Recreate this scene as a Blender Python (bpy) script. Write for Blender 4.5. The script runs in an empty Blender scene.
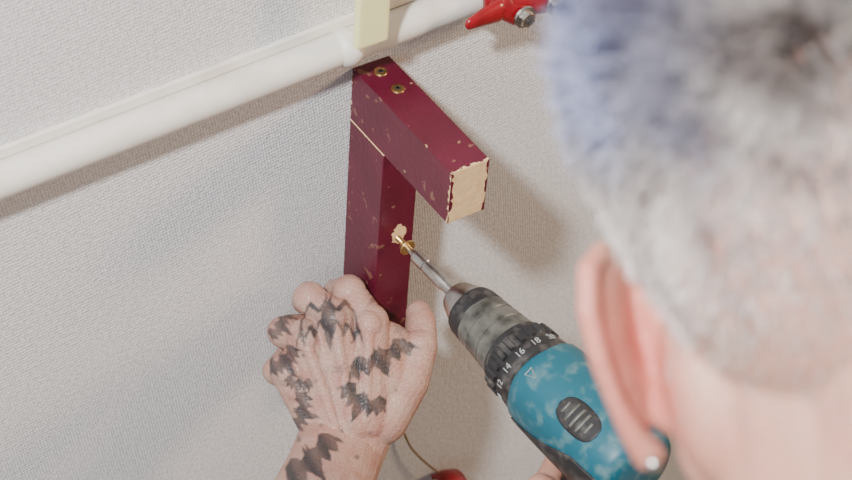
import bpy, bmesh, math, random
import numpy as np
from mathutils import Vector, Matrix
random.seed(3); np.random.seed(3)
V=Vector
# ------------------------------------------------------------------ helpers
def link(o,parent=None):
    bpy.context.scene.collection.objects.link(o)
    if parent: o.parent=parent
    return o
def empty(name,loc=(0,0,0)):
    e=bpy.data.objects.new(name,None); e.empty_display_size=.05; e.location=loc
    return link(e)
def mat(name,col,rough=.6,metal=0.,noise=None,bump=None,sss=0,coat=0):
    m=bpy.data.materials.new(name); m.use_nodes=True
    nt=m.node_tree; b=nt.nodes['Principled BSDF']
    b.inputs['Base Color'].default_value=(*col,1); b.inputs['Roughness'].default_value=rough
    b.inputs['Metallic'].default_value=metal
    if coat: b.inputs['Coat Weight'].default_value=coat
    tc=nt.nodes.new('ShaderNodeTexCoord')
    if noise:
        sc,c2,lo,hi=noise
        n=nt.nodes.new('ShaderNodeTexNoise'); n.inputs['Scale'].default_value=sc; n.inputs['Detail'].default_value=6
        nt.links.new(tc.outputs['Object'],n.inputs['Vector'])
        mr=nt.nodes.new('ShaderNodeMapRange'); mr.inputs[1].default_value=lo; mr.inputs[2].default_value=hi
        nt.links.new(n.outputs['Fac'],mr.inputs[0])
        mx=nt.nodes.new('ShaderNodeMix'); mx.data_type='RGBA'
        mx.inputs[6].default_value=(*col,1); mx.inputs[7].default_value=(*c2,1)
        nt.links.new(mr.outputs[0],mx.inputs[0]); nt.links.new(mx.outputs[2],b.inputs['Base Color'])
    if bump:
        sc,st,di=bump
        n=nt.nodes.new('ShaderNodeTexNoise'); n.inputs['Scale'].default_value=sc; n.inputs['Detail'].default_value=5
        nt.links.new(tc.outputs['Object'],n.inputs['Vector'])
        bp=nt.nodes.new('ShaderNodeBump'); bp.inputs['Strength'].default_value=st; bp.inputs['Distance'].default_value=di
        nt.links.new(n.outputs['Fac'],bp.inputs['Height']); nt.links.new(bp.outputs[0],b.inputs['Normal'])
    if sss:
        b.inputs['Subsurface Weight'].default_value=sss
        b.inputs['Subsurface Radius'].default_value=(1,.35,.2)
        b.inputs['Subsurface Scale'].default_value=.006
    return m
def bm_obj(name,bm,mats,parent=None,smooth=True,loc=None):
    me=bpy.data.meshes.new(name); bm.normal_update(); bm.to_mesh(me); bm.free()
    if not isinstance(mats,(list,tuple)): mats=[mats]
    for m in mats: me.materials.append(m)
    if smooth:
        for p in me.polygons: p.use_smooth=True
    o=bpy.data.objects.new(name,me); link(o,parent)
    if loc: o.location=loc
    return o
def box(name,c,s,m,parent=None,bev=.001,rot=None,seg=2):
    bm=bmesh.new(); bmesh.ops.create_cube(bm,size=1)
    bmesh.ops.scale(bm,vec=s,verts=bm.verts)
    if bev: bmesh.ops.bevel(bm,geom=bm.edges[:],offset=bev,segments=seg,affect='EDGES',profile=.6)
    if rot is not None: bmesh.ops.transform(bm,matrix=rot.to_4x4(),verts=bm.verts)
    bmesh.ops.translate(bm,vec=c,verts=bm.verts)
    return bm_obj(name,bm,m,parent,smooth=False)
def capsule(bm,p0,r0,p1,r1,n=None,fl=1.,seg=20,hs=6):
    p0=V(p0);p1=V(p1);ax=p1-p0;L=ax.length
    if L<1e-7: ax=V((0,0,1)); L=0
    else: ax=ax/L
    if n is None: n=V((.123,.456,.88))
    n=V(n); n=(n-ax*n.dot(ax)); n.normalize(); s=ax.cross(n)
    rings=[]
    for i in range(1,hs+1):
        t=-math.pi/2+math.pi/2*i/hs; rings.append((p0+ax*r0*math.sin(t)*1,r0*math.cos(t)))
    for i in range(0,hs):
        t=math.pi/2*i/hs; rings.append((p1+ax*r1*math.sin(t),r1*math.cos(t)))
    vs=[]
    for c,r in rings:
        vs.append([bm.verts.new(c+(s*math.cos(a)+n*math.sin(a)*fl)*r) for a in [2*math.pi*k/seg for k in range(seg)]])
    a=bm.verts.new(p0-ax*r0); b=bm.verts.new(p1+ax*r1)
    for k in range(seg):
        k2=(k+1)%seg
        bm.faces.new((a,vs[0][k2],vs[0][k])); bm.faces.new((b,vs[-1][k],vs[-1][k2]))
        for i in range(len(vs)-1): bm.faces.new((vs[i][k],vs[i][k2],vs[i+1][k2],vs[i+1][k]))
def chain(bm,pts,n=None,fl=1.):
    for (p,r),(q,s) in zip(pts[:-1],pts[1:]): capsule(bm,p,r,q,s,n,fl)
def ellip(bm,c,rad,rot=None):
    res=bmesh.ops.create_uvsphere(bm,u_segments=32,v_segments=20,radius=1)
    M=Matrix.Diagonal((*rad,1))
    if rot is not None: M=rot.to_4x4()@M
    bmesh.ops.transform(bm,matrix=Matrix.Translation(V(c))@M,verts=res['verts'])
def fuse(name,bm,voxel,smooth_it,mats,parent,M=None):
    """union all blobs to one continuous skin"""
    o=bm_obj(name,bm,mats,None)
    r=o.modifiers.new('r','REMESH'); r.mode='VOXEL'; r.voxel_size=voxel
    s=o.modifiers.new('s','SMOOTH'); s.factor=.5; s.iterations=smooth_it
    dg=bpy.context.evaluated_depsgraph_get()
    me=bpy.data.meshes.new_from_object(o.evaluated_get(dg))
    old=o.data; o.modifiers.clear(); o.data=me; bpy.data.meshes.remove(old)
    me.name=name
    if len(me.materials)==0:
        for m in (mats if isinstance(mats,(list,tuple)) else [mats]): me.materials.append(m)
    me.polygons.foreach_set('use_smooth',[True]*len(me.polygons))
    if M is not None: me.transform(M)
    if parent: o.parent=parent
    return o
def lathe(name,prof,m,parent,seg=64,ribs=None):
    """profile (q,r) round local -Y axis"""
    bm=bmesh.new(); R=[]
    for q,r in prof:
        ring=[]
        for k in range(seg):
            a=2*math.pi*k/seg; rr=r
            if ribs and ribs[0]<=q<=ribs[1]: rr=r*(1+ribs[3]*(1 if (k*ribs[2]//seg)%2 else -1))
            ring.append(bm.verts.new((rr*math.cos(a),-q,rr*math.sin(a))))
        R.append(ring)
    for i in range(len(R)-1):
        for k in range(seg):
            k2=(k+1)%seg; bm.faces.new((R[i][k],R[i+1][k],R[i+1][k2],R[i][k2]))
    bm.faces.new(R[0]); bm.faces.new(list(reversed(R[-1])))
    bmesh.ops.recalc_face_normals(bm,faces=bm.faces)
    o=bm_obj(name,bm,m,parent)
    o.data.set_sharp_from_angle(angle=math.radians(35))
    return o
def curve(name,pts,r,m,parent=None,cyc=False):
    c=bpy.data.curves.new(name,'CURVE'); c.dimensions='3D'; c.bevel_depth=r; c.bevel_resolution=4; c.use_fill_caps=True
    s=c.splines.new('NURBS'); s.points.add(len(pts)-1)
    for p,q in zip(s.points,pts): p.co=(*q,1)
    s.use_endpoint_u=True; s.order_u=3; s.use_cyclic_u=cyc
    c.materials.append(m)
    o=bpy.data.objects.new(name,c); return link(o,parent)
# ------------------------------------------------------------------ camera frame
r_=V((.839,-.540,.0624)); b_=V((-.431,-.591,.682)).normalized()
r_=(r_-b_*r_.dot(b_)).normalized(); u_=b_.cross(r_)
CAM=V((-.5568,-.8672,2.1032))
R3=Matrix((r_,u_,b_)).transposed()
cam=bpy.data.cameras.new('camera'); co=bpy.data.objects.new('camera',cam); link(co)
co.matrix_world=Matrix.Translation(CAM)@R3.to_4x4()
cam.sensor_width=36; cam.lens=1885*36/852; cam.clip_start=.01
cam.dof.use_dof=True; cam.dof.focus_distance=1.33; cam.dof.aperture_fstop=10.5
bpy.context.scene.camera=co
# ------------------------------------------------------------------ materials
def wall_mat():
    m=bpy.data.materials.new('woven_wallcovering'); m.use_nodes=True; nt=m.node_tree; b=nt.nodes['Principled BSDF']
    b.inputs['Roughness'].default_value=.85
    tc=nt.nodes.new('ShaderNodeTexCoord')
    outs=[]
    for ang,sc in ((8,140),(-82,112)):
        mp=nt.nodes.new('ShaderNodeMapping'); mp.inputs['Rotation'].default_value=(0,math.radians(ang),0)
        nt.links.new(tc.outputs['Object'],mp.inputs['Vector'])
        w=nt.nodes.new('ShaderNodeTexWave'); w.wave_type='BANDS'; w.bands_direction='X'
        w.inputs['Scale'].default_value=sc; w.inputs['Distortion'].default_value=3.2; w.inputs['Detail'].default_value=3
        w.inputs['Detail Scale'].default_value=2.2; w.inputs['Detail Roughness'].default_value=.7
        nt.links.new(mp.outputs[0],w.inputs['Vector']); outs.append(w.outputs['Fac'])
    mu0=nt.nodes.new('ShaderNodeMath'); mu0.operation='MULTIPLY'
    nt.links.new(outs[0],mu0.inputs[0]); nt.links.new(outs[1],mu0.inputs[1])
    fn=nt.nodes.new('ShaderNodeTexNoise'); fn.inputs['Scale'].default_value=330; fn.inputs['Detail'].default_value=3
    nt.links.new(tc.outputs['Object'],fn.inputs['Vector'])
    fr=nt.nodes.new('ShaderNodeMapRange'); fr.inputs[1].default_value=.35; fr.inputs[2].default_value=.65
    nt.links.new(fn.outputs['Fac'],fr.inputs[0])
    mu=nt.nodes.new('ShaderNodeMix'); mu.data_type='FLOAT'; mu.inputs[0].default_value=.38
    nt.links.new(mu0.outputs[0],mu.inputs[2]); nt.links.new(fr.outputs[0],mu.inputs[3])
    n=nt.nodes.new('ShaderNodeTexNoise'); n.inputs['Scale'].default_value=4; n.inputs['Detail'].default_value=4
    nt.links.new(tc.outputs['Object'],n.inputs['Vector'])
    m1=nt.nodes.new('ShaderNodeMix'); m1.data_type='RGBA'
    m1.inputs[6].default_value=(.52,.515,.52,1); m1.inputs[7].default_value=(.93,.925,.93,1)
    nt.links.new(mu.outputs[0],m1.inputs[0])
    m2=nt.nodes.new('ShaderNodeMix'); m2.data_type='RGBA'; m2.blend_type='MULTIPLY'
    mr=nt.nodes.new('ShaderNodeMapRange'); mr.inputs[3].default_value=0; mr.inputs[4].default_value=.35
    nt.links.new(n.outputs['Fac'],mr.inputs[0]); nt.links.new(mr.outputs[0],m2.inputs[0])
    nt.links.new(m1.outputs[2],m2.inputs[6]); m2.inputs[7].default_value=(.84,.83,.83,1)
    nt.links.new(m2.outputs[2],b.inputs['Base Color'])
    bp=nt.nodes.new('ShaderNodeBump'); bp.inputs['Strength'].default_value=.8; bp.inputs['Distance'].default_value=.0007
    nt.links.new(mu.outputs[0],bp.inputs['Height']); nt.links.new(bp.outputs[0],b.inputs['Normal'])
    return m
M_wall=wall_mat()
M_floor=mat('floor_boards',(.32,.24,.17),.5,noise=(6,(.22,.16,.11),.3,.7))
M_white=mat('white_paint',(.72,.69,.63),.45,noise=(25,(.54,.49,.42),.5,.85),bump=(60,.3,.001))
M_yel=mat('yellow_plastic',(.84,.81,.40),.5,noise=(40,(.78,.74,.35),.4,.7))
M_steel=mat('steel',(.55,.53,.50),.3,1.,noise=(80,(.35,.33,.31),.4,.7))
M_brass=mat('brass',(.75,.52,.22),.32,1.,noise=(300,(.45,.30,.12),.4,.7))
M_dark=mat('dark_recess',(.03,.025,.02),.7)
M_red=mat('red_enamel',(.26,.006,.012),.3,noise=(60,(.16,.006,.01),.4,.7),coat=.2)
M_teal=mat('teal_plastic',(.006,.100,.145),.46,noise=(95,(.12,.22,.23),.50,.82),bump=(300,.15,.0005))
M_black=mat('black_rubber',(.014,.014,.016),.5,noise=(120,(.11,.10,.09),.48,.82),bump=(400,.2,.0004))
M_gray=mat('worn_chuck_sleeve',(.13,.13,.115),.35,.2,noise=(90,(.03,.03,.028),.4,.7))
M_print=mat('white_print',(.30,.32,.31),.6)
M_cable=mat('brown_cable',(.22,.15,.08),.5)
M_shirt=mat('charcoal_cotton',(.05,.05,.06),.9,bump=(200,.4,.001))
M_jean=mat('blue_denim',(.04,.06,.13),.9,bump=(300,.4,.001))
M_shoe=mat('black_leather',(.02,.02,.02),.5)
AL=.126
def painted_wood(kind):
    m=bpy.data.materials.new('maroon_painted_wood_'+kind); m.use_nodes=True; nt=m.node_tree; b=nt.nodes['Principled BSDF']
    L=nt.links.new
    tc=nt.nodes.new('ShaderNodeTexCoord'); sp=nt.nodes.new('ShaderNodeSeparateXYZ'); L(tc.outputs['Object'],sp.inputs[0])
    def N(sc,det=5):
        n=nt.nodes.new('ShaderNodeTexNoise'); n.inputs['Scale'].default_value=sc; n.inputs['Detail'].default_value=det
        L(tc.outputs['Object'],n.inputs['Vector']); return n.outputs['Fac']
    def math_(op,a,c=None):
        x=nt.nodes.new('ShaderNodeMath'); x.operation=op
        for i,v in enumerate((a,c)):
            if v is None: continue
            if isinstance(v,(int,float)): x.inputs[i].default_value=v
            else: L(v,x.inputs[i])
        return x.outputs[0]
    nz=N(260); nz2=N(120)
    if kind=='arm':
        m0=math_('LESS_THAN',sp.outputs[1],-AL+.0004)
        m1=math_('LESS_THAN',math_('ADD',sp.outputs[1],math_('MULTIPLY',math_('SUBTRACT',nz,.5),.010)),-AL+.0010)
        m1=math_('MAXIMUM',m0,m1)
        mA=math_('MULTIPLY',math_('GREATER_THAN',math_('ADD',sp.outputs[0],math_('MULTIPLY',nz2,.010)),.0335),m0)
        mB=math_('MULTIPLY',math_('LESS_THAN',math_('SUBTRACT',sp.outputs[0],math_('MULTIPLY',math_('SUBTRACT',nz2,.45),.012)),.0006),m0)
        m1=math_('MULTIPLY',m1,math_('SUBTRACT',1.,math_('MAXIMUM',mA,mB)))
        m2=math_('MULTIPLY',math_('LESS_THAN',math_('ADD',sp.outputs[2],math_('MULTIPLY',nz,.0022)),1.2564),math_('GREATER_THAN',sp.outputs[1],-.05))
        m3=math_('LESS_THAN',math_('SUBTRACT',math_('ADD',sp.outputs[0],math_('MULTIPLY',nz,.012)),sp.outputs[1]),.0068)
        e1=math_('GREATER_THAN',math_('SUBTRACT',math_('SUBTRACT',sp.outputs[2],1.3),math_('ADD',sp.outputs[0],math_('MULTIPLY',math_('SUBTRACT',nz2,.30),.012))),-.0012)
        mask=math_('MAXIMUM',math_('MAXIMUM',m1,m2),m3)
        mask=math_('MAXIMUM',mask,math_('MULTIPLY',e1,.5))
    else:
        m1=math_('GREATER_THAN',math_('SUBTRACT',sp.outputs[2],math_('MULTIPLY',nz,.0015)),1.2532)
        dx=math_('SUBTRACT',sp.outputs[0],.0175); dz=math_('SUBTRACT',sp.outputs[2],1.1725)
        d=math_('SQRT',math_('ADD',math_('MULTIPLY',dx,dx),math_('MULTIPLY',math_('MULTIPLY',dz,dz),.5)))
        m2=math_('MULTIPLY',math_('LESS_THAN',math_('ADD',d,math_('MULTIPLY',math_('SUBTRACT',nz,.5),.009)),.0060),math_('LESS_THAN',sp.outputs[1],-.044))
        mask=math_('MAXIMUM',m1,m2)
    sc_=math_('GREATER_THAN',N(70,9),.645)
    sc2=math_('GREATER_THAN',N(160,9),.70)
    mask=math_('MAXIMUM',mask,math_('MAXIMUM',math_('MULTIPLY',sc_,.14),math_('MULTIPLY',sc2,.3)))
    pm=nt.nodes.new('ShaderNodeMix'); pm.data_type='RGBA'; pm.inputs[6].default_value=(.058,.0018,.009,1); pm.inputs[7].default_value=(.115,.005,.026,1)
    L(N(30),pm.inputs[0])
    wm=nt.nodes.new('ShaderNodeMix'); wm.data_type='RGBA'; wm.inputs[6].default_value=(.52,.32,.15,1); wm.inputs[7].default_value=(.84,.62,.36,1)
    L(N(190),wm.inputs[0])
    fm=nt.nodes.new('ShaderNodeMix'); fm.data_type='RGBA'; L(mask,fm.inputs[0]); L(pm.outputs[2],fm.inputs[6]); L(wm.outputs[2],fm.inputs[7])
    L(fm.outputs[2],b.inputs['Base Color']); b.inputs['Roughness'].default_value=.42
    bp=nt.nodes.new('ShaderNodeBump'); bp.inputs['Strength'].default_value=.4; bp.inputs['Distance'].default_value=.0008
    L(math_('SUBTRACT',N(200),mask),bp.inputs['Height']); L(bp.outputs[0],b.inputs['Normal'])
    return m
# ------------------------------------------------------------------ room
box('wall_back',(0,.05,1.4),(5,.10,2.8),M_wall,bev=0)
box('floor',(0,-1.5,-.05),(5,3.2,.1),M_floor,bev=0)
trim=empty('trim_1',(0,0,1.3325))
bm=bmesh.new(); capsule(bm,(-1.6,-.0125,0),.0118,(.100,-.0125,0),.0118,hs=8,seg=32)
bm_obj('pole',bm,M_white,trim)
box('backing_strip',(-.745,-.002,.0118),(1.68,.004,.008),M_white,trim,bev=.001)
bm=bmesh.new(); ellip(bm,(-.014,-.0135,0),(.013,.0138,.0135)); bm_obj('pole_joint',bm,M_white,trim)
trim.rotation_euler=(0,-math.radians(3.3),0)
# ------------------------------------------------------------------ wooden bracket
br=empty('wooden_bracket')
box('arm',(.015,-(AL+.0005)/2,1.2775),(.030,AL-.0005,.045),painted_wood('arm'),br,bev=.0008)
box('upright',(.015,-.0232,1.1345),(.030,.045,.2400),painted_wood('upright'),br,bev=.0008)
def screwhead(nm,c,par):
    bm=bmesh.new()
    bmesh.ops.create_cone(bm,cap_ends=True,segments=32,radius1=.0050,radius2=.0044,depth=.0012,matrix=Matrix.Translation(c))
    o=bm_obj(nm,bm,M_brass,par,smooth=False)
    for k in range(3):
        box(nm+'_recess_%d'%k,(c[0],c[1],c[2]+.0005),(.0042,.0014,.0006),M_dark,par,bev=0,rot=Matrix.Rotation(k*math.pi/3,3,'Z'))
    return o
screwhead('screw_head_a',V((.0150,-.0135,1.3003)),br); screwhead('screw_head_b',V((.0155,-.0350,1.3003)),br)
ys=box('yellow_plastic_strip',(-.0085,-.0345,1.437),(.0250,.007,.18),M_yel,None,bev=.003,seg=3)
# ------------------------------------------------------------------ red clamps
def clamp(name,loc,rz):
    e=empty(name,loc)
    bm=bmesh.new()
    n=28; W=.011
    prev=None
    for i in range(n+1):
        a=math.radians(-150+300*i/n)
        ring=[]
        for (rr,x) in ((.0145,-W),(.0195,-W),(.0210,0),(.0195,W),(.0145,W)):
            ring.append(bm.verts.new((x,-rr*math.cos(a),rr*math.sin(a))))
        if prev:
            for k in range(5): bm.faces.new((prev[k],prev[(k+1)%5],ring[(k+1)%5],ring[k]))
        else: bm.faces.new(ring)
        prev=ring
    bm.faces.new(list(reversed(prev)))
    bmesh.ops.recalc_face_normals(bm,faces=bm.faces)
    bm_obj('band',bm,M_red,e)
    for j,x in enumerate((-.027,.013,.040)):
        zz_=-.009
        bm=bmesh.new(); capsule(bm,(x*.2,-.022,-.002),.0095,(x,-.024,zz_ if x>0 else -.002),.0105 if x>0 else .005,n=(0,1,0),fl=.6); bm_obj('wing_%d'%j,bm,M_red,e)
        if x<0: continue
        for k,(rr,d) in enumerate(((.0088,.0016),(.0062,.0055))):
            bm=bmesh.new(); bmesh.ops.create_cone(bm,cap_ends=True,segments=6 if k else 28,radius1=rr,radius2=rr*.93,depth=d,
              matrix=Matrix.Translation((x,-.0310-.0022*k,zz_))@Matrix.Rotation(math.pi/2,4,'X'))
            bm_obj('bolt_%d_%d'%(j,k),bm,M_steel,e,smooth=False)
        bm=bmesh.new(); bmesh.ops.create_cone(bm,cap_ends=True,segments=16,radius1=.0026,radius2=.0026,depth=.001,
              matrix=Matrix.Translation((x,-.0363,zz_))@Matrix.Rotation(math.pi/2,4,'X'))
        bm_obj('bolt_eye_%d'%j,bm,M_dark,e,smooth=False)
    e.rotation_euler=(0,rz,0)
    return e
clamp('red_pipe_clamp',(.096,-.0155,1.3435),-math.radians(3.3))
clamp('red_pipe_clamp',(.108,-.0215,.797),.2)
curve('thin_cable',[(.066,-.006,.885),(.070,-.008,.870),(.078,-.010,.855),(.086,-.012,.842),(.100,-.014,.822)],.0011,M_cable)
# ------------------------------------------------------------------ drill
dr=empty('cordless_drill',(.016,-.046,1.170))
ax=V((.055,-1,.017)).normalized(); yy=-ax; xx=yy.cross(V((0,0,1))).normalized(); zz=xx.cross(yy)
dr.rotation_euler=Matrix((xx,yy,zz)).transposed().to_euler()
mm=.001
def P(*a): return [(q*mm,r*mm) for q,r in a]
lathe('wood_screw',P((0.2,1.6),(1,2.4),(2,1.8),(3,2.4),(4,1.8),(5,2.4),(6,1.8),(7,2.4),(8,1.9),(10,2.2),(12,5.6),(13,6.3),(13.8,6.0),(14.2,3)),M_brass,dr,32)
lathe('driver_bit',P((14,2.4),(20,2.8),(22,3.4),(24,3.4)),M_steel,dr,12)
lathe('bit_holder',P((23,4.2),(24,5.0),(36,5.2),(36.5,4.6),(38,4.6),(38.5,5.2),(58,5.4),(60,4.6),(76,4.6)),M_steel,dr,32)
lathe('chuck_nose',P((71,5),(71.5,11),(74,12.6),(84,16.2),(89,17),(92,17)),M_steel,dr)
lathe('chuck_front_ring',P((87,17),(88,18.8),(92,20.2),(101,21),(102,20.4)),M_black,dr)
lathe('chuck_sleeve',P((101,20.6),(103,21),(112,21.6),(112.5,21.0),(114,21.0),(114.5,21.8),(124,22.6),(124.5,22),(126,22),(126.5,23),(137,24)),M_gray,dr,96,)
lathe('chuck_back_ring',P((136,24),(137,25),(141,25.4),(142,23)),M_black,dr)
lathe('clutch_grip',P((141,24),(142,27),(143,28),(153,28.6),(154,27.5)),M_black,dr,160,ribs=(.1425,.1535,40,.03))
lathe('clutch_number_ring',P((153,27.5),(154,28),(165,29.5),(167,29)),M_black,dr)
lathe('gear_collar',P((166,28.5),(167,30),(170,30.5)),M_black,dr)
bm=bmesh.new()
seg=64; prof=[(169,29.5),(171,30.8),(178,31.6),(200,32.2),(225,32.5),(250,32),(262,31),(268,28),(271,21)]
R=[]
for q,r in prof:
    ring=[]
    for k in range(seg):
        a=2*math.pi*k/seg; c,s=math.cos(a),math.sin(a)
        e=.88; x=r*math.copysign(abs(c)**e,c); z=r*math.copysign(abs(s)**e,s)
        ring.append(bm.verts.new((x*mm,-q*mm,z*mm)))
    R.append(ring)
for i in range(len(R)-1):
    for k in range(seg):
        f=bm.faces.new((R[i][k],R[i+1][k],R[i+1][(k+1)%seg],R[i][(k+1)%seg]))
bm.faces.new(R[0]); bm.faces.new(list(reversed(R[-1]))); bmesh.ops.recalc_face_normals(bm,faces=bm.faces)
bm_obj('motor_housing',bm,M_teal,dr)
def patch(nm,q0,q1,a0,a1,r,m,n=16,k=10,shape=None):
    bm=bmesh.new(); g=[]
    for i in range(n+1):
        row=[]
        for j in range(k+1):
            s=i/n; t=j/k
            if shape: s2,t2=shape(s,t)
            else: s2,t2=s,t
            q=(q0+(q1-q0)*s2); a=math.radians(a0+(a1-a0)*t2)
            rr=r(q) if callable(r) else r
            ee=.88; c,s_=math.cos(a),math.sin(a)
            row.append(bm.verts.new((rr*math.copysign(abs(c)**ee,c)*mm,-q*mm,rr*math.copysign(abs(s_)**ee,s_)*mm)))
        g.append(row)
    for i in range(n):
        for j in range(k): bm.faces.new((g[i][j],g[i+1][j],g[i+1][j+1],g[i][j+1]))
    o=bm_obj(nm,bm,m,dr); s=o.modifiers.new('s','SOLIDIFY'); s.thickness=.0012; s.offset=0
    return o
def hr(q): return np.interp(q,[p[0] for p in prof],[p[1] for p in prof])
def hous(q,off=0.6): return hr(q)+off
def oval(s,t):
    w=math.sqrt(max(0,1-abs(2*s-1)**2.6))**.8; return s,.5+(t-.5)*max(w,.02)
patch('vent_panel',210,246,106,146,lambda q:hous(q,.3),M_black,30,14,oval)
for i in range(5):
    q=215+i*5.6
    patch('vent_slot_%d'%i,q,q+1.8,112 if i in(1,2,3) else 118,140 if i in (1,2,3) else 134,lambda q:hous(q,1.0),M_gray,3,10)
patch('vent_gap',227,229,109,143,lambda q:hous(q,.7),M_dark,3,10)
def sweep(s,t): return s, t*(.15+.85*min(1,s*1.4))
patch('rubber_overmould',174,264,214,169,lambda q:hous(q,.4),M_black,30,10,sweep)
bm=bmesh.new()
for a_,q_ in ((122,176),(134,176),(128,184)):
    aa=math.radians(a_); rr=hous(q_,.8)*mm; bm.verts.new((rr*math.cos(aa)*1.03,-q_*mm,rr*math.sin(aa)*1.03))
bm.verts.ensure_lookup_table(); bm.faces.new(bm.verts); o=bm_obj('setting_arrow',bm,M_print,dr,smooth=False)
w=o.modifiers.new('w','WIREFRAME'); w.thickness=.0009
for i,t in enumerate(('10','12','14','16','18','20')):
    c=bpy.data.curves.new('number_'+t,'FONT'); c.body=t; c.size=.0070; c.align_x='CENTER'; c.align_y='CENTER'; c.extrude=.0002
    c.materials.append(M_print); o=bpy.data.objects.new('number_'+t,c); link(o,dr)
    aa=math.radians(200-i*27); n=V((math.cos(aa),0,math.sin(aa))); up=V((0,1,0)); rt=up.cross(n)
    o.matrix_local=Matrix.Translation(n*.0290+V((0,-.1595,0)))@Matrix((rt,up,n)).transposed().to_4x4()
bm=bmesh.new()
chain(bm,[((0,-.225,-.015),.026),((0,-.228,-.045),.021),((0,-.236,-.10),.0195),((0,-.246,-.150),.023)],n=(1,0,0),fl=.85)
fuse('handle',bm,.003,6,M_black,dr)
box('battery_pack',(0,-.235,-.178),(.072,.115,.045),M_black,dr,bev=.008,seg=4)
box('battery_top',(0,-.238,-.152),(.060,.095,.016),M_teal,dr,bev=.006,seg=3)
bm=bmesh.new(); capsule(bm,(0,-.200,-.036),.009,(0,-.208,-.062),.008,n=(1,0,0),fl=.9); bm_obj('trigger',bm,M_black,dr)
# ------------------------------------------------------------------ man
man=empty('tattooed_man')
def skin_mat(name,attr=None,acol=None,base=(.60,.36,.27),c2=(.62,.27,.21),crease=0,sss=.12,nsc=45):
    m=mat(name,base,.50,noise=(nsc,c2,.35,.75),bump=(260,.35,.0012),sss=sss)
    nt=m.node_tree; b=nt.nodes['Principled BSDF']; L=nt.links.new
    if attr:
        src=b.inputs['Base Color'].links[0].from_socket
        at=nt.nodes.new('ShaderNodeAttribute'); at.attribute_name=attr
        mx=nt.nodes.new('ShaderNodeMix'); mx.data_type='RGBA'; mx.inputs[7].default_value=(*acol,1)
        L(at.outputs['Fac'],mx.inputs[0]); L(src,mx.inputs[6]); L(mx.outputs[2],b.inputs['Base Color'])
    if crease:
        tc=nt.nodes.new('ShaderNodeTexCoord')
        vo=nt.nodes.new('ShaderNodeTexVoronoi'); vo.feature='DISTANCE_TO_EDGE'; vo.inputs['Scale'].default_value=crease
        nz=nt.nodes.new('ShaderNodeTexNoise'); nz.inputs['Scale'].default_value=90; ad=nt.nodes.new('ShaderNodeVectorMath'); ad.operation='MULTIPLY_ADD'
        L(tc.outputs['Object'],nz.inputs['Vector']); L(nz.outputs['Color'],ad.inputs[0]); ad.inputs[1].default_value=(.006,.006,.006); L(tc.outputs['Object'],ad.inputs[2])
        L(ad.outputs[0],vo.inputs['Vector'])
        mr=nt.nodes.new('ShaderNodeMapRange'); mr.inputs[1].default_value=0; mr.inputs[2].default_value=.12; L(vo.outputs['Distance'],mr.inputs[0])
        b2=nt.nodes.new('ShaderNodeBump'); b2.inputs['Strength'].default_value=.5; b2.inputs['Distance'].default_value=.0007
        L(mr.outputs[0],b2.inputs['Height'])
        old=b.inputs['Normal'].links[0].from_node; L(old.outputs[0],b2.inputs['Normal']); L(b2.outputs[0],b.inputs['Normal'])
    return m
M_skin=skin_mat('skin_head','ruddy_crease_shade',(.42,.085,.062),base=(.45,.255,.19),c2=(.44,.17,.125),nsc=28)
M_skin_t=skin_mat('skin_tattooed','ink',(.020,.025,.030),base=(.42,.27,.215),c2=(.38,.175,.14),crease=300,sss=.04,nsc=70)
# ---- left hand (metric, hand frame: x across, y toward fingers, z out of the back of the hand)
H=CAM-r_*.0556*1.0-u_*.0878-b_*1.38
MH=Matrix.Translation(H)@R3.to_4x4()@Matrix.Diagonal((.001,.001,.001,1))
elbowL=V((-.29,-.33,1.10)); eL=MH.inverted()@elbowL
bm=bmesh.new()
wr=V((-6,-62,-8))
chain(bm,[((0,-44,-8),35),(wr,34),(wr.lerp(eL,.12),34),(wr.lerp(eL,.3),38),(wr.lerp(eL,.6),44),(wr.lerp(eL,1.0),45)],n=(0.2,0,1),fl=.70)
MCP={'i':V((14,27,0)),'m':V((-11,31,4)),'r':V((-32,16,3)),'p':V((-44,-8,-3))}
car={'i':V((12,-42,2)),'m':V((2,-44,5)),'r':V((-10,-46,3)),'p':V((-22,-46,-4))}
for k in 'imrp':
    capsule(bm,car[k],17,MCP[k],15.0,n=(0,0,1),fl=.92)
    ellip(bm,MCP[k]+V((0,-1,6.5)),(10.5,11.5,11))
    capsule(bm,car[k]+V((0,0,12)),5,MCP[k]+V((0,0,12)),4.8)
ellip(bm,(-8,-2,-2),(37,38,16)); ellip(bm,(14,-14,-6),(30,34,17)); ellip(bm,(-24,-22,-4),(22,34,15))
for a,c in (('i','m'),('m','r'),('r','p')):
    mid=(MCP[a]+MCP[c])/2; capsule(bm,mid+V((3,-26,1)),13,mid+V((2,-9,-2)),10)
fing={ 'i':[(MCP['i'],13.6),(V((-1,49,-13)),12.0),(V((-12,49,-33)),9.8),(V((-14,42,-45)),8)],
       'm':[(MCP['m'],13.6),(V((-30,44,-7)),12.0),(V((-35,42,-28)),9.8),(V((-26,38,-42)),8.2)],
       'r':[(MCP['r'],12.8),(V((-50,19,-13)),11.3),(V((-47,23,-32)),9.4),(V((-34,24,-45)),8)],
       'p':[(MCP['p'],12.2),(V((-55,-10,-17)),10.2),(V((-49,2,-35)),8.4),(V((-35,8,-44)),7.2)]}
for k,c in fing.items():
    chain(bm,c); ellip(bm,c[1][0]+V((0,1,1.0)),(c[1][1]*1.05,)*3)
chain(bm,[(V((24,-44,-8)),19),(V((42,-16,-12)),16.5),(V((52,9,-18)),12.5),(V((52,27,-29)),11.2),(V((50,33,-33)),9.8)])
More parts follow.
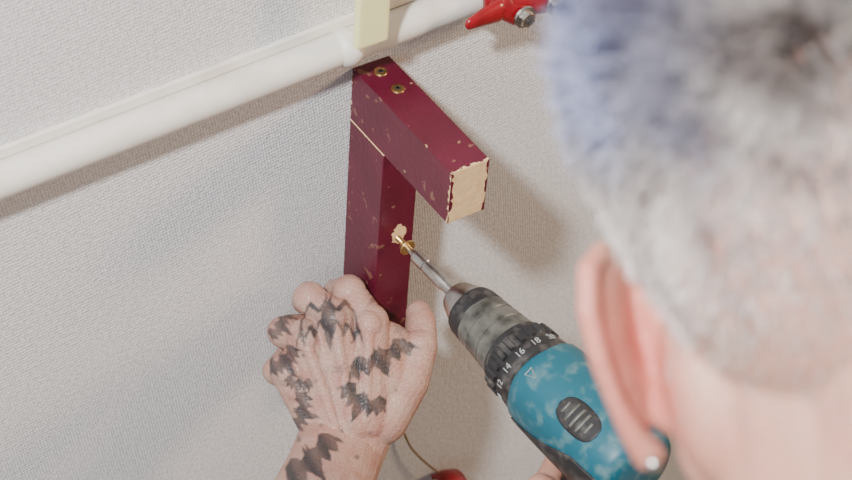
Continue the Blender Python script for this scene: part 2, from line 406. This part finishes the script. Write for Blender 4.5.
ellip(bm,(51,10,-17),(12.8,12.8,12.8)); capsule(bm,(22,-34,-8),18,(24,6,-10),14); capsule(bm,(40,-18,-12),13,(26,8,-9),13)
capsule(bm,(16,20,-4),13,(31,15,-12),11.5); capsule(bm,(31,15,-12),11.5,(48,2,-16),11)
arm=fuse('left_arm_and_hand',bm,.8,5,M_skin_t,man)
me=arm.data
co_=np.empty(len(me.vertices)*3); me.vertices.foreach_get('co',co_); co_=co_.reshape(-1,3)
no_=np.empty(len(me.vertices)*3); me.vertices.foreach_get('normal',no_); no_=no_.reshape(-1,3)
half=[(0,.22),(.035,.34),(.06,.22),(.14,.16),(.26,.34),(.40,.30),(.54,-.02),(.44,.06),(.38,-.14),(.29,0),(.22,-.20),(.13,-.04),(.06,-.26),(0,-.44)]
BAT=np.array(half+[(-x,y) for x,y in reversed(half[1:-1])])
def inside(p,poly):
    x,y=p[:,0],p[:,1]; c=np.zeros(len(p),bool); n=len(poly)
    for i in range(n):
        x1,y1=poly[i]; x2,y2=poly[i-1]
        cond=((y1>y)!=(y2>y))&(x<(x2-x1)*(y-y1)/(y2-y1+1e-12)+x1); c^=cond
    return c
def segd(p,a,b2):
    a=np.array(a);b2=np.array(b2);d=b2-a;t=np.clip(((p-a)@d)/(d@d),0,1); return np.linalg.norm(p-a-t[:,None]*d,axis=1)
def tolocal(p,cx,cy,w,rot,hs,arch):
    a=math.radians(-rot); Rm=np.array([[math.cos(a),-math.sin(a)],[math.sin(a),math.cos(a)]])
    q=((p-np.array([cx,cy]))@Rm.T)/w; q=q.copy(); q[:,1]=(q[:,1]+arch*4*q[:,0]**2)/hs; return q
def batink(p,cx,cy,w,rot,hs,arch,st,line=False):
    q=tolocal(p,cx,cy,w,rot,hs,arch); ins=inside(q,BAT)
    out=np.where(ins,st,0.)
    if line:
        de=np.full(len(p),9.)
        for i in range(len(BAT)): de=np.minimum(de,segd(q,BAT[i],BAT[i-1]))
        hollow=ins&(de>.050)&(np.abs(q[:,0])>.11)&(np.abs(q[:,0])<.40)
        out=np.where(hollow,st*.25,out)
    return out
up=no_[:,2]>-.15
def wob(p): return p+np.stack([np.sin(p[:,1]*.5)+.5*np.sin(p[:,1]*1.3+1),np.cos(p[:,0]*.45)+.5*np.sin(p[:,0]*1.1)],1)*.35
TAT=((-15,31,48,3,1.15,.42,.93,True),(23,1,54,24,.60,.10,.93,False),(8,-31,38,-28,.90,-.05,.93,False),(-46,-2,28,40,1.1,0,.90,False),(-37,-18,22,-10,1.0,0,.85,False),(-33,-38,32,74,.90,0,.90,False),
     (-24,-68,44,38,.85,.1,.93,False),(-43,-88,34,10,.8,0,.9,False),(-50,24,23,60,1.1,0,.85,False),(20,47,25,-45,1.0,0,.5,True),(36,22,18,-60,.9,0,.4,True),(-6,-6,13,20,1.0,0,.45,True),
     (-6,-104,34,-15,.8,0,.9,False),(8,-130,36,25,.9,0,.9,False),(-25,-140,40,15,.9,0,.9,False),(0,-165,44,-5,.9,0,.9,False))
ink=np.zeros(len(co_)); JJ=[(-.4,-.4),(.4,-.4),(.4,.4),(-.4,.4),(0,0),(.6,0),(-.6,0)]
for j in JJ:
    pw=wob(co_[:,:2]+np.array(j)); k=np.zeros(len(co_))
    for T in TAT: k=np.maximum(k,batink(pw,*T))
    for (cx,cy,rr) in ((-33,4,1.5),(-24,-14,1.4),(2,14,1.2),(-8,-20,1.3),(-20,-46,1.5),(34,-22,1.3),(-5,-50,1.5),(15,-52,1.3),(-36,-56,1.7),(6,-68,1.6)):
        k=np.where(((pw[:,0]-cx)**2+(pw[:,1]-cy)**2)<rr*rr,.6,k)
    ink+=k/len(JJ)
ink*=up*(.90+.10*np.sin(co_[:,0]*.37+co_[:,1]*.29))
at=me.attributes.new('ink','FLOAT','POINT'); at.data.foreach_set('value',ink.astype(np.float32))
me.transform(MH)
for v in me.vertices:
    if v.co.y>-.0015: v.co.y=-.0015
# ---- head
Hc=V((-.1724,-.5521,1.710))+r_*.003
uph=(-r_*.235+u_*.97).normalized(); fwd=-b_; rt=fwd.cross(uph)
MHd=Matrix.Translation(Hc)@Matrix((rt,fwd,uph)).transposed().to_4x4()@Matrix.Diagonal((.001,.001,.001,1))
inv=MHd.inverted()
bm=bmesh.new()
ellip(bm,(0,0,0),(73,94,82)); ellip(bm,(0,-22,-18),(69,74,72)); ellip(bm,(0,30,-40),(62,62,72))
capsule(bm,(0,52,-88),34,(0,66,-112),20,n=(0,1,0),fl=1.)
capsule(bm,(-48,5,-88),22,(-16,70,-112),14); capsule(bm,(48,5,-88),22,(16,70,-112),14)
capsule(bm,(0,92,-38),7,(0,108,-68),10); ellip(bm,(-9,100,-71),(7,9,6)); ellip(bm,(9,100,-71),(7,9,6))
capsule(bm,(-36,82,-22),8,(36,82,-22),8); ellip(bm,(-34,76,-56),(20,18,18)); ellip(bm,(34,76,-56),(20,18,18))
capsule(bm,(-18,88,-88),5,(18,88,-88),5); capsule(bm,(-16,86,-97),6,(16,86,-97),6)
nb=inv@V((-.20,-.70,1.50))
capsule(bm,(0,-8,-74),60,nb,68); capsule(bm,(0,-50,-62),34,nb+V((0,-10,0)),50)
for sx in (-1,1):
    ellip(bm,(sx*55,-12,-66),(17,20,34))   # mastoid / behind the ear
    base=V((sx*76,4,-50)); back=V((sx*.62,-.78,0)).normalized(); upv=V((-sx*.03,0,1))
    E=lambda a,b,c=0: base+back*(a*.82)+upv*b+V((sx,0,0))*c
    hel=[(-6,4,3.0),(-8,16,3.2),(-3,29,3.4),(8,35,3.6),(20,30,3.9),(26,17,3.9),(25,1,3.6),(20,-14,3.4),(13,-26,4.4),(5,-34,5.8)]
    pts=[(E(a,b),r) for a,b,r in hel]; chain(bm,pts)
    n=back.cross(upv)
    capsule(bm,E(7,-27),5.5,E(8,18),13,n=n,fl=.26); capsule(bm,E(2,-6),9,E(13,6),10.5,n=n,fl=.36)
    chain(bm,[(E(16,20),2.6),(E(17,5),2.8),(E(12,-10),2.6)]); ellip(bm,E(-4,-8),(4,6,6))
    capsule(bm,E(-8,14,-8),10,E(-6,-22,-6),9,n=(1,0,0),fl=.9)
head=fuse('head_and_neck',bm,1.5,4,M_skin,man,None)
hme=head.data
hv=np.empty(len(hme.vertices)*3); hme.vertices.foreach_get('co',hv); hv=hv.reshape(-1,3)
hn=np.empty(len(hme.vertices)*3); hme.vertices.foreach_get('normal',hn); hn=hn.reshape(-1,3)
rud_shade=np.clip((np.abs(hv[:,0])-76)/8,0,1)*np.clip((hv[:,2]+100)/10,0,1)*np.clip((-4-hv[:,2])/8,0,1)
rud_shade=np.maximum(rud_shade*.45,.8*np.exp(-((np.abs(hv[:,0])-73)**2/40+(hv[:,2]+55)**2/900)))  # ear redness, plus dark shade painted into the crease behind the ear
at=hme.attributes.new('ruddy_crease_shade','FLOAT','POINT'); at.data.foreach_set('value',rud_shade.astype(np.float32))
hme.transform(MHd)
M_eye=mat('eye_white',(.8,.78,.75),.2); M_iris=mat('iris',(.08,.12,.16),.2)
for sx in (-1,1):
    bm=bmesh.new(); ellip(bm,(sx*31,80,-36),(13,12,12)); bmesh.ops.transform(bm,matrix=MHd,verts=bm.verts); bm_obj('eye_%s'%('r' if sx>0 else 'l'),bm,M_eye,man)
    bm=bmesh.new(); ellip(bm,(sx*31,90,-36),(5,3,5)); bmesh.ops.transform(bm,matrix=MHd,verts=bm.verts); bm_obj('iris_%s'%('r' if sx>0 else 'l'),bm,M_iris,man)
sd=V((-76,4,-50))+V((-.62,-.78,0)).normalized()*7+V((.03,0,1))*-36+V((2,-6,0))
bm=bmesh.new(); ellip(bm,sd,(2.6,2.6,2.6)); bmesh.ops.transform(bm,matrix=MHd,verts=bm.verts); bm_obj('ear_stud',bm,M_steel,man)
# hair
def hair_mask(p):
    x,y,z=p[:,0],p[:,1],p[:,2]
    line=np.where(y>20, -10+(y-20)*.75, -80+0*y)
    line=np.where((y>-22)&(y<=20),-34+(y+22)*.5,line)
    ok=(z>line)&(np.abs(x)<84+0*x)
    ear=(np.abs(x)>72.5)&(z<-10)
    return ok&~ear
idx=np.where(hair_mask(hv))[0]
N=165000
wt=1+1.6*np.clip((hv[idx,2]-5)/30,0,1); wt/=wt.sum()
pk=np.random.choice(idx,N,p=wt); p0=hv[pk]+np.random.normal(0,.7,(N,3)); nn=hn[pk]
x,y,z=p0.T
dens=np.clip((z+62)/58,.07,1); keep=np.random.rand(N)<dens
p0=p0[keep];nn=nn[keep];x,y,z=p0.T;N=len(p0)
topf=np.clip((z-2)/45,0,1)
pj=p0+np.random.normal(0,1.0,(N,3))
cell=np.floor(pj/5.2).astype(int); key=(cell[:,0]*73856093)^(cell[:,1]*19349663)^(cell[:,2]*83492791)
uq,ivs=np.unique(key,return_inverse=True); ivs=ivs.ravel(); tuft=np.random.normal(0,1,(len(uq),3)); tv=np.random.rand(len(uq))
cen=np.zeros((len(uq),3)); cnt=np.bincount(ivs)
for c_ in range(3): cen[:,c_]=np.bincount(ivs,weights=p0[:,c_])/cnt
tuft=tuft[ivs]; tv=tv[ivs]; cen=cen[ivs]
tv2=np.clip(tv*.65+np.random.rand(N)*.35,0,1)
Ln=(2.5+np.clip((z+80)/80,0,1)*5+topf*16)*np.random.uniform(.7,1.15,N)*(.8+.4*tv)
g1=np.sin(x*.11+z*.07)+np.sin(y*.13-x*.05+2); g2=np.sin(z*.12+1.3+x*.06)+np.cos(y*.10)
flow=np.stack([.2*g1+.1*np.sign(x),-.1+.25*g2*topf+.35*topf,-.95*(1-topf)+.25*g1*topf],1)+tuft*(.12+.28*topf[:,None])+np.random.normal(0,.12,(N,3))
flow-= nn*(flow*nn).sum(1)[:,None]
d0=nn*(.40+.45*topf[:,None])+flow*.75; d0/=np.linalg.norm(d0,axis=1)[:,None]
A=p0-nn*.8; B=p0+d0*Ln[:,None]*.5
tipc=cen+d0*Ln[:,None]*1.05
kk=(.04+.48*topf)[:,None]
C=(p0+d0*Ln[:,None])*(1-kk)+tipc*kk
side=np.cross(d0,np.random.normal(0,1,(N,3))); side/=np.linalg.norm(side,axis=1)[:,None]
w=np.random.uniform(.13,.22,N)[:,None]
vv=np.concatenate([A-side*w,A+side*w,B-side*w,B+side*w,C],0)
i0=np.arange(N)
q=np.stack([i0,i0+N,i0+3*N,i0+2*N],1).tolist(); t=np.stack([i0+2*N,i0+3*N,i0+4*N],1).tolist()
hm=bpy.data.meshes.new('hair'); hm.from_pydata(vv.tolist(),[],q+t)
left=-x
blue=np.clip((left-6+10*g2)/34,0,1)*np.clip((z-4+8*g1)/30,0,1)*np.clip((y+85)/40,0,1)
gm=np.clip(.45+.35*g1*g2+1.1*(tv2-.5),0,1)[:,None]
base=np.array([[.56,.515,.49]])*(1-gm)+np.array([[.22,.185,.175]])*gm
base=base*(.75+.5*np.random.rand(N,1))
darkc=np.clip(.62+.6*np.sin(x*.09+y*.06+1)*np.cos(z*.08+x*.03),0,1)*topf
base=base*(1-.78*darkc[:,None])+np.array([[.10,.072,.064]])*.78*darkc[:,None]
bm_=np.clip(.42+.4*g1+1.4*(tv2-.5),0,1)[:,None]
bc=np.array([[.020,.027,.085]])*(1-bm_)+np.array([[.27,.29,.43]])*bm_
colr=base*(1-blue[:,None])+bc*blue[:,None]
c4=np.concatenate([colr,np.ones((N,1))],1); c4=np.tile(c4,(5,1))
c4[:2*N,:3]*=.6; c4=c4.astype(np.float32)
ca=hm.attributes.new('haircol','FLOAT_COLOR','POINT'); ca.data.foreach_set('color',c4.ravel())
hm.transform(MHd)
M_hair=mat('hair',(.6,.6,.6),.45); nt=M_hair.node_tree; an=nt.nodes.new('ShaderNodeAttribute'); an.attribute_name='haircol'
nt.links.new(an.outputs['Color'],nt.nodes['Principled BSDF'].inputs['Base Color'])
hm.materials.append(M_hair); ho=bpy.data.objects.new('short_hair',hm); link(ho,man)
# ---- right hand round the drill grip
MD=Matrix.Translation(dr.location)@dr.rotation_euler.to_matrix().to_4x4()
g=lambda x,q,z: MD@V((x*mm,-q*mm,z*mm))
elbowR=V((.17,-.60,1.00)); shR=V((-.03,-.77,1.40)); shL=V((-.366,-.63,1.42))
bm=bmesh.new()
w_=g(14,292,-92)
chain(bm,[(g(12,262,-75),.026),(w_,.027),(w_.lerp(elbowR,.35),.036),(elbowR,.042)])
for i,(zk,l) in enumerate(((-50,1.),(-72,1.04),(-92,.98),(-110,.85))):
    chain(bm,[(g(10,262,-80+(zk+80)*.6),.016),(g(30,236,zk),.013*l),(g(25,205+i*4,zk-2),.0105*l),(g(2,196+i*5,zk-3),.0095*l),(g(-20,208+i*5,zk-2),.0085*l),(g(-24,222+i*5,zk-2),.0075*l)])
chain(bm,[(g(8,272,-66),.018),(g(-16,256,-48),.013),(g(-30,232,-44),.011),(g(-32,214,-46),.0095)])
ellip(bm,g(16,256,-78),(.022,.024,.042))
fuse('right_arm_and_hand',bm,.002,6,M_skin,man)
# ---- clothed body
bm=bmesh.new(); pel=V((-.16,-.76,.92)); ch=V((-.18,-.73,1.28))
capsule(bm,pel,.15,ch,.17,n=(.35,.93,0),fl=.72)
capsule(bm,shL.lerp(shR,.12)+V((0,0,-.03)),.085,shL.lerp(shR,.88)+V((0,0,-.03)),.085)
capsule(bm,ch,.15,V((-.20,-.71,1.40)),.10)
capsule(bm,V((-.20,-.71,1.42)),.085,V((-.198,-.70,1.475)),.072)
chain(bm,[(shL,.066),(shL.lerp(elbowL,.5),.058),(elbowL.lerp(shL,.12),.056)]); chain(bm,[(shR,.066),(shR.lerp(elbowR,.5),.058),(elbowR,.054)])
fuse('t_shirt',bm,.006,6,M_shirt,man)
bm=bmesh.new(); lat=V((-.92,.38,0))
for s in (1,-1):
    hip=pel+lat*.09*s; kn=V((hip.x+.02,hip.y+.06,.50)); an_=V((hip.x,hip.y-.02,.09))
    chain(bm,[(hip,.098),(kn,.066),(an_,.052)])
capsule(bm,pel+lat*.06,.12,pel-lat*.06,.12)
fuse('trousers',bm,.006,6,M_jean,man)
for s in (1,-1):
    bm=bmesh.new(); hip=pel+lat*.09*s; capsule(bm,V((hip.x,hip.y-.05,.048)),.045,V((hip.x+.06,hip.y+.14,.042)),.04,n=(0,0,1),fl=.9)
    fuse('shoe_%s'%('l' if s>0 else 'r'),bm,.004,4,M_shoe,man)
# ------------------------------------------------------------------ light
def area(name,loc,target,size,power,col):
    l=bpy.data.lights.new(name,'AREA'); l.shape='DISK'; l.size=size; l.energy=power; l.color=col
    o=bpy.data.objects.new(name,l); link(o); o.location=loc; d=V(target)-V(loc); o.rotation_euler=d.to_track_quat('-Z','Y').to_euler()
area('key_lamp',(-1.02,-.80,2.62),(.05,0,1.2),.12,66,(1.0,.985,.975))
area('warm_lamp',(1.5,-1.1,1.9),(.1,0,1.2),.4,24,(1.0,.68,.42))
area('window_light',(-2.0,-1.6,2.1),(0,0,1.3),1.2,11,(.84,.90,1.0))
w=bpy.data.worlds.new('room_ambient'); bpy.context.scene.world=w; w.use_nodes=True
w.node_tree.nodes['Background'].inputs[0].default_value=(1,.97,.95,1); w.node_tree.nodes['Background'].inputs[1].default_value=.24
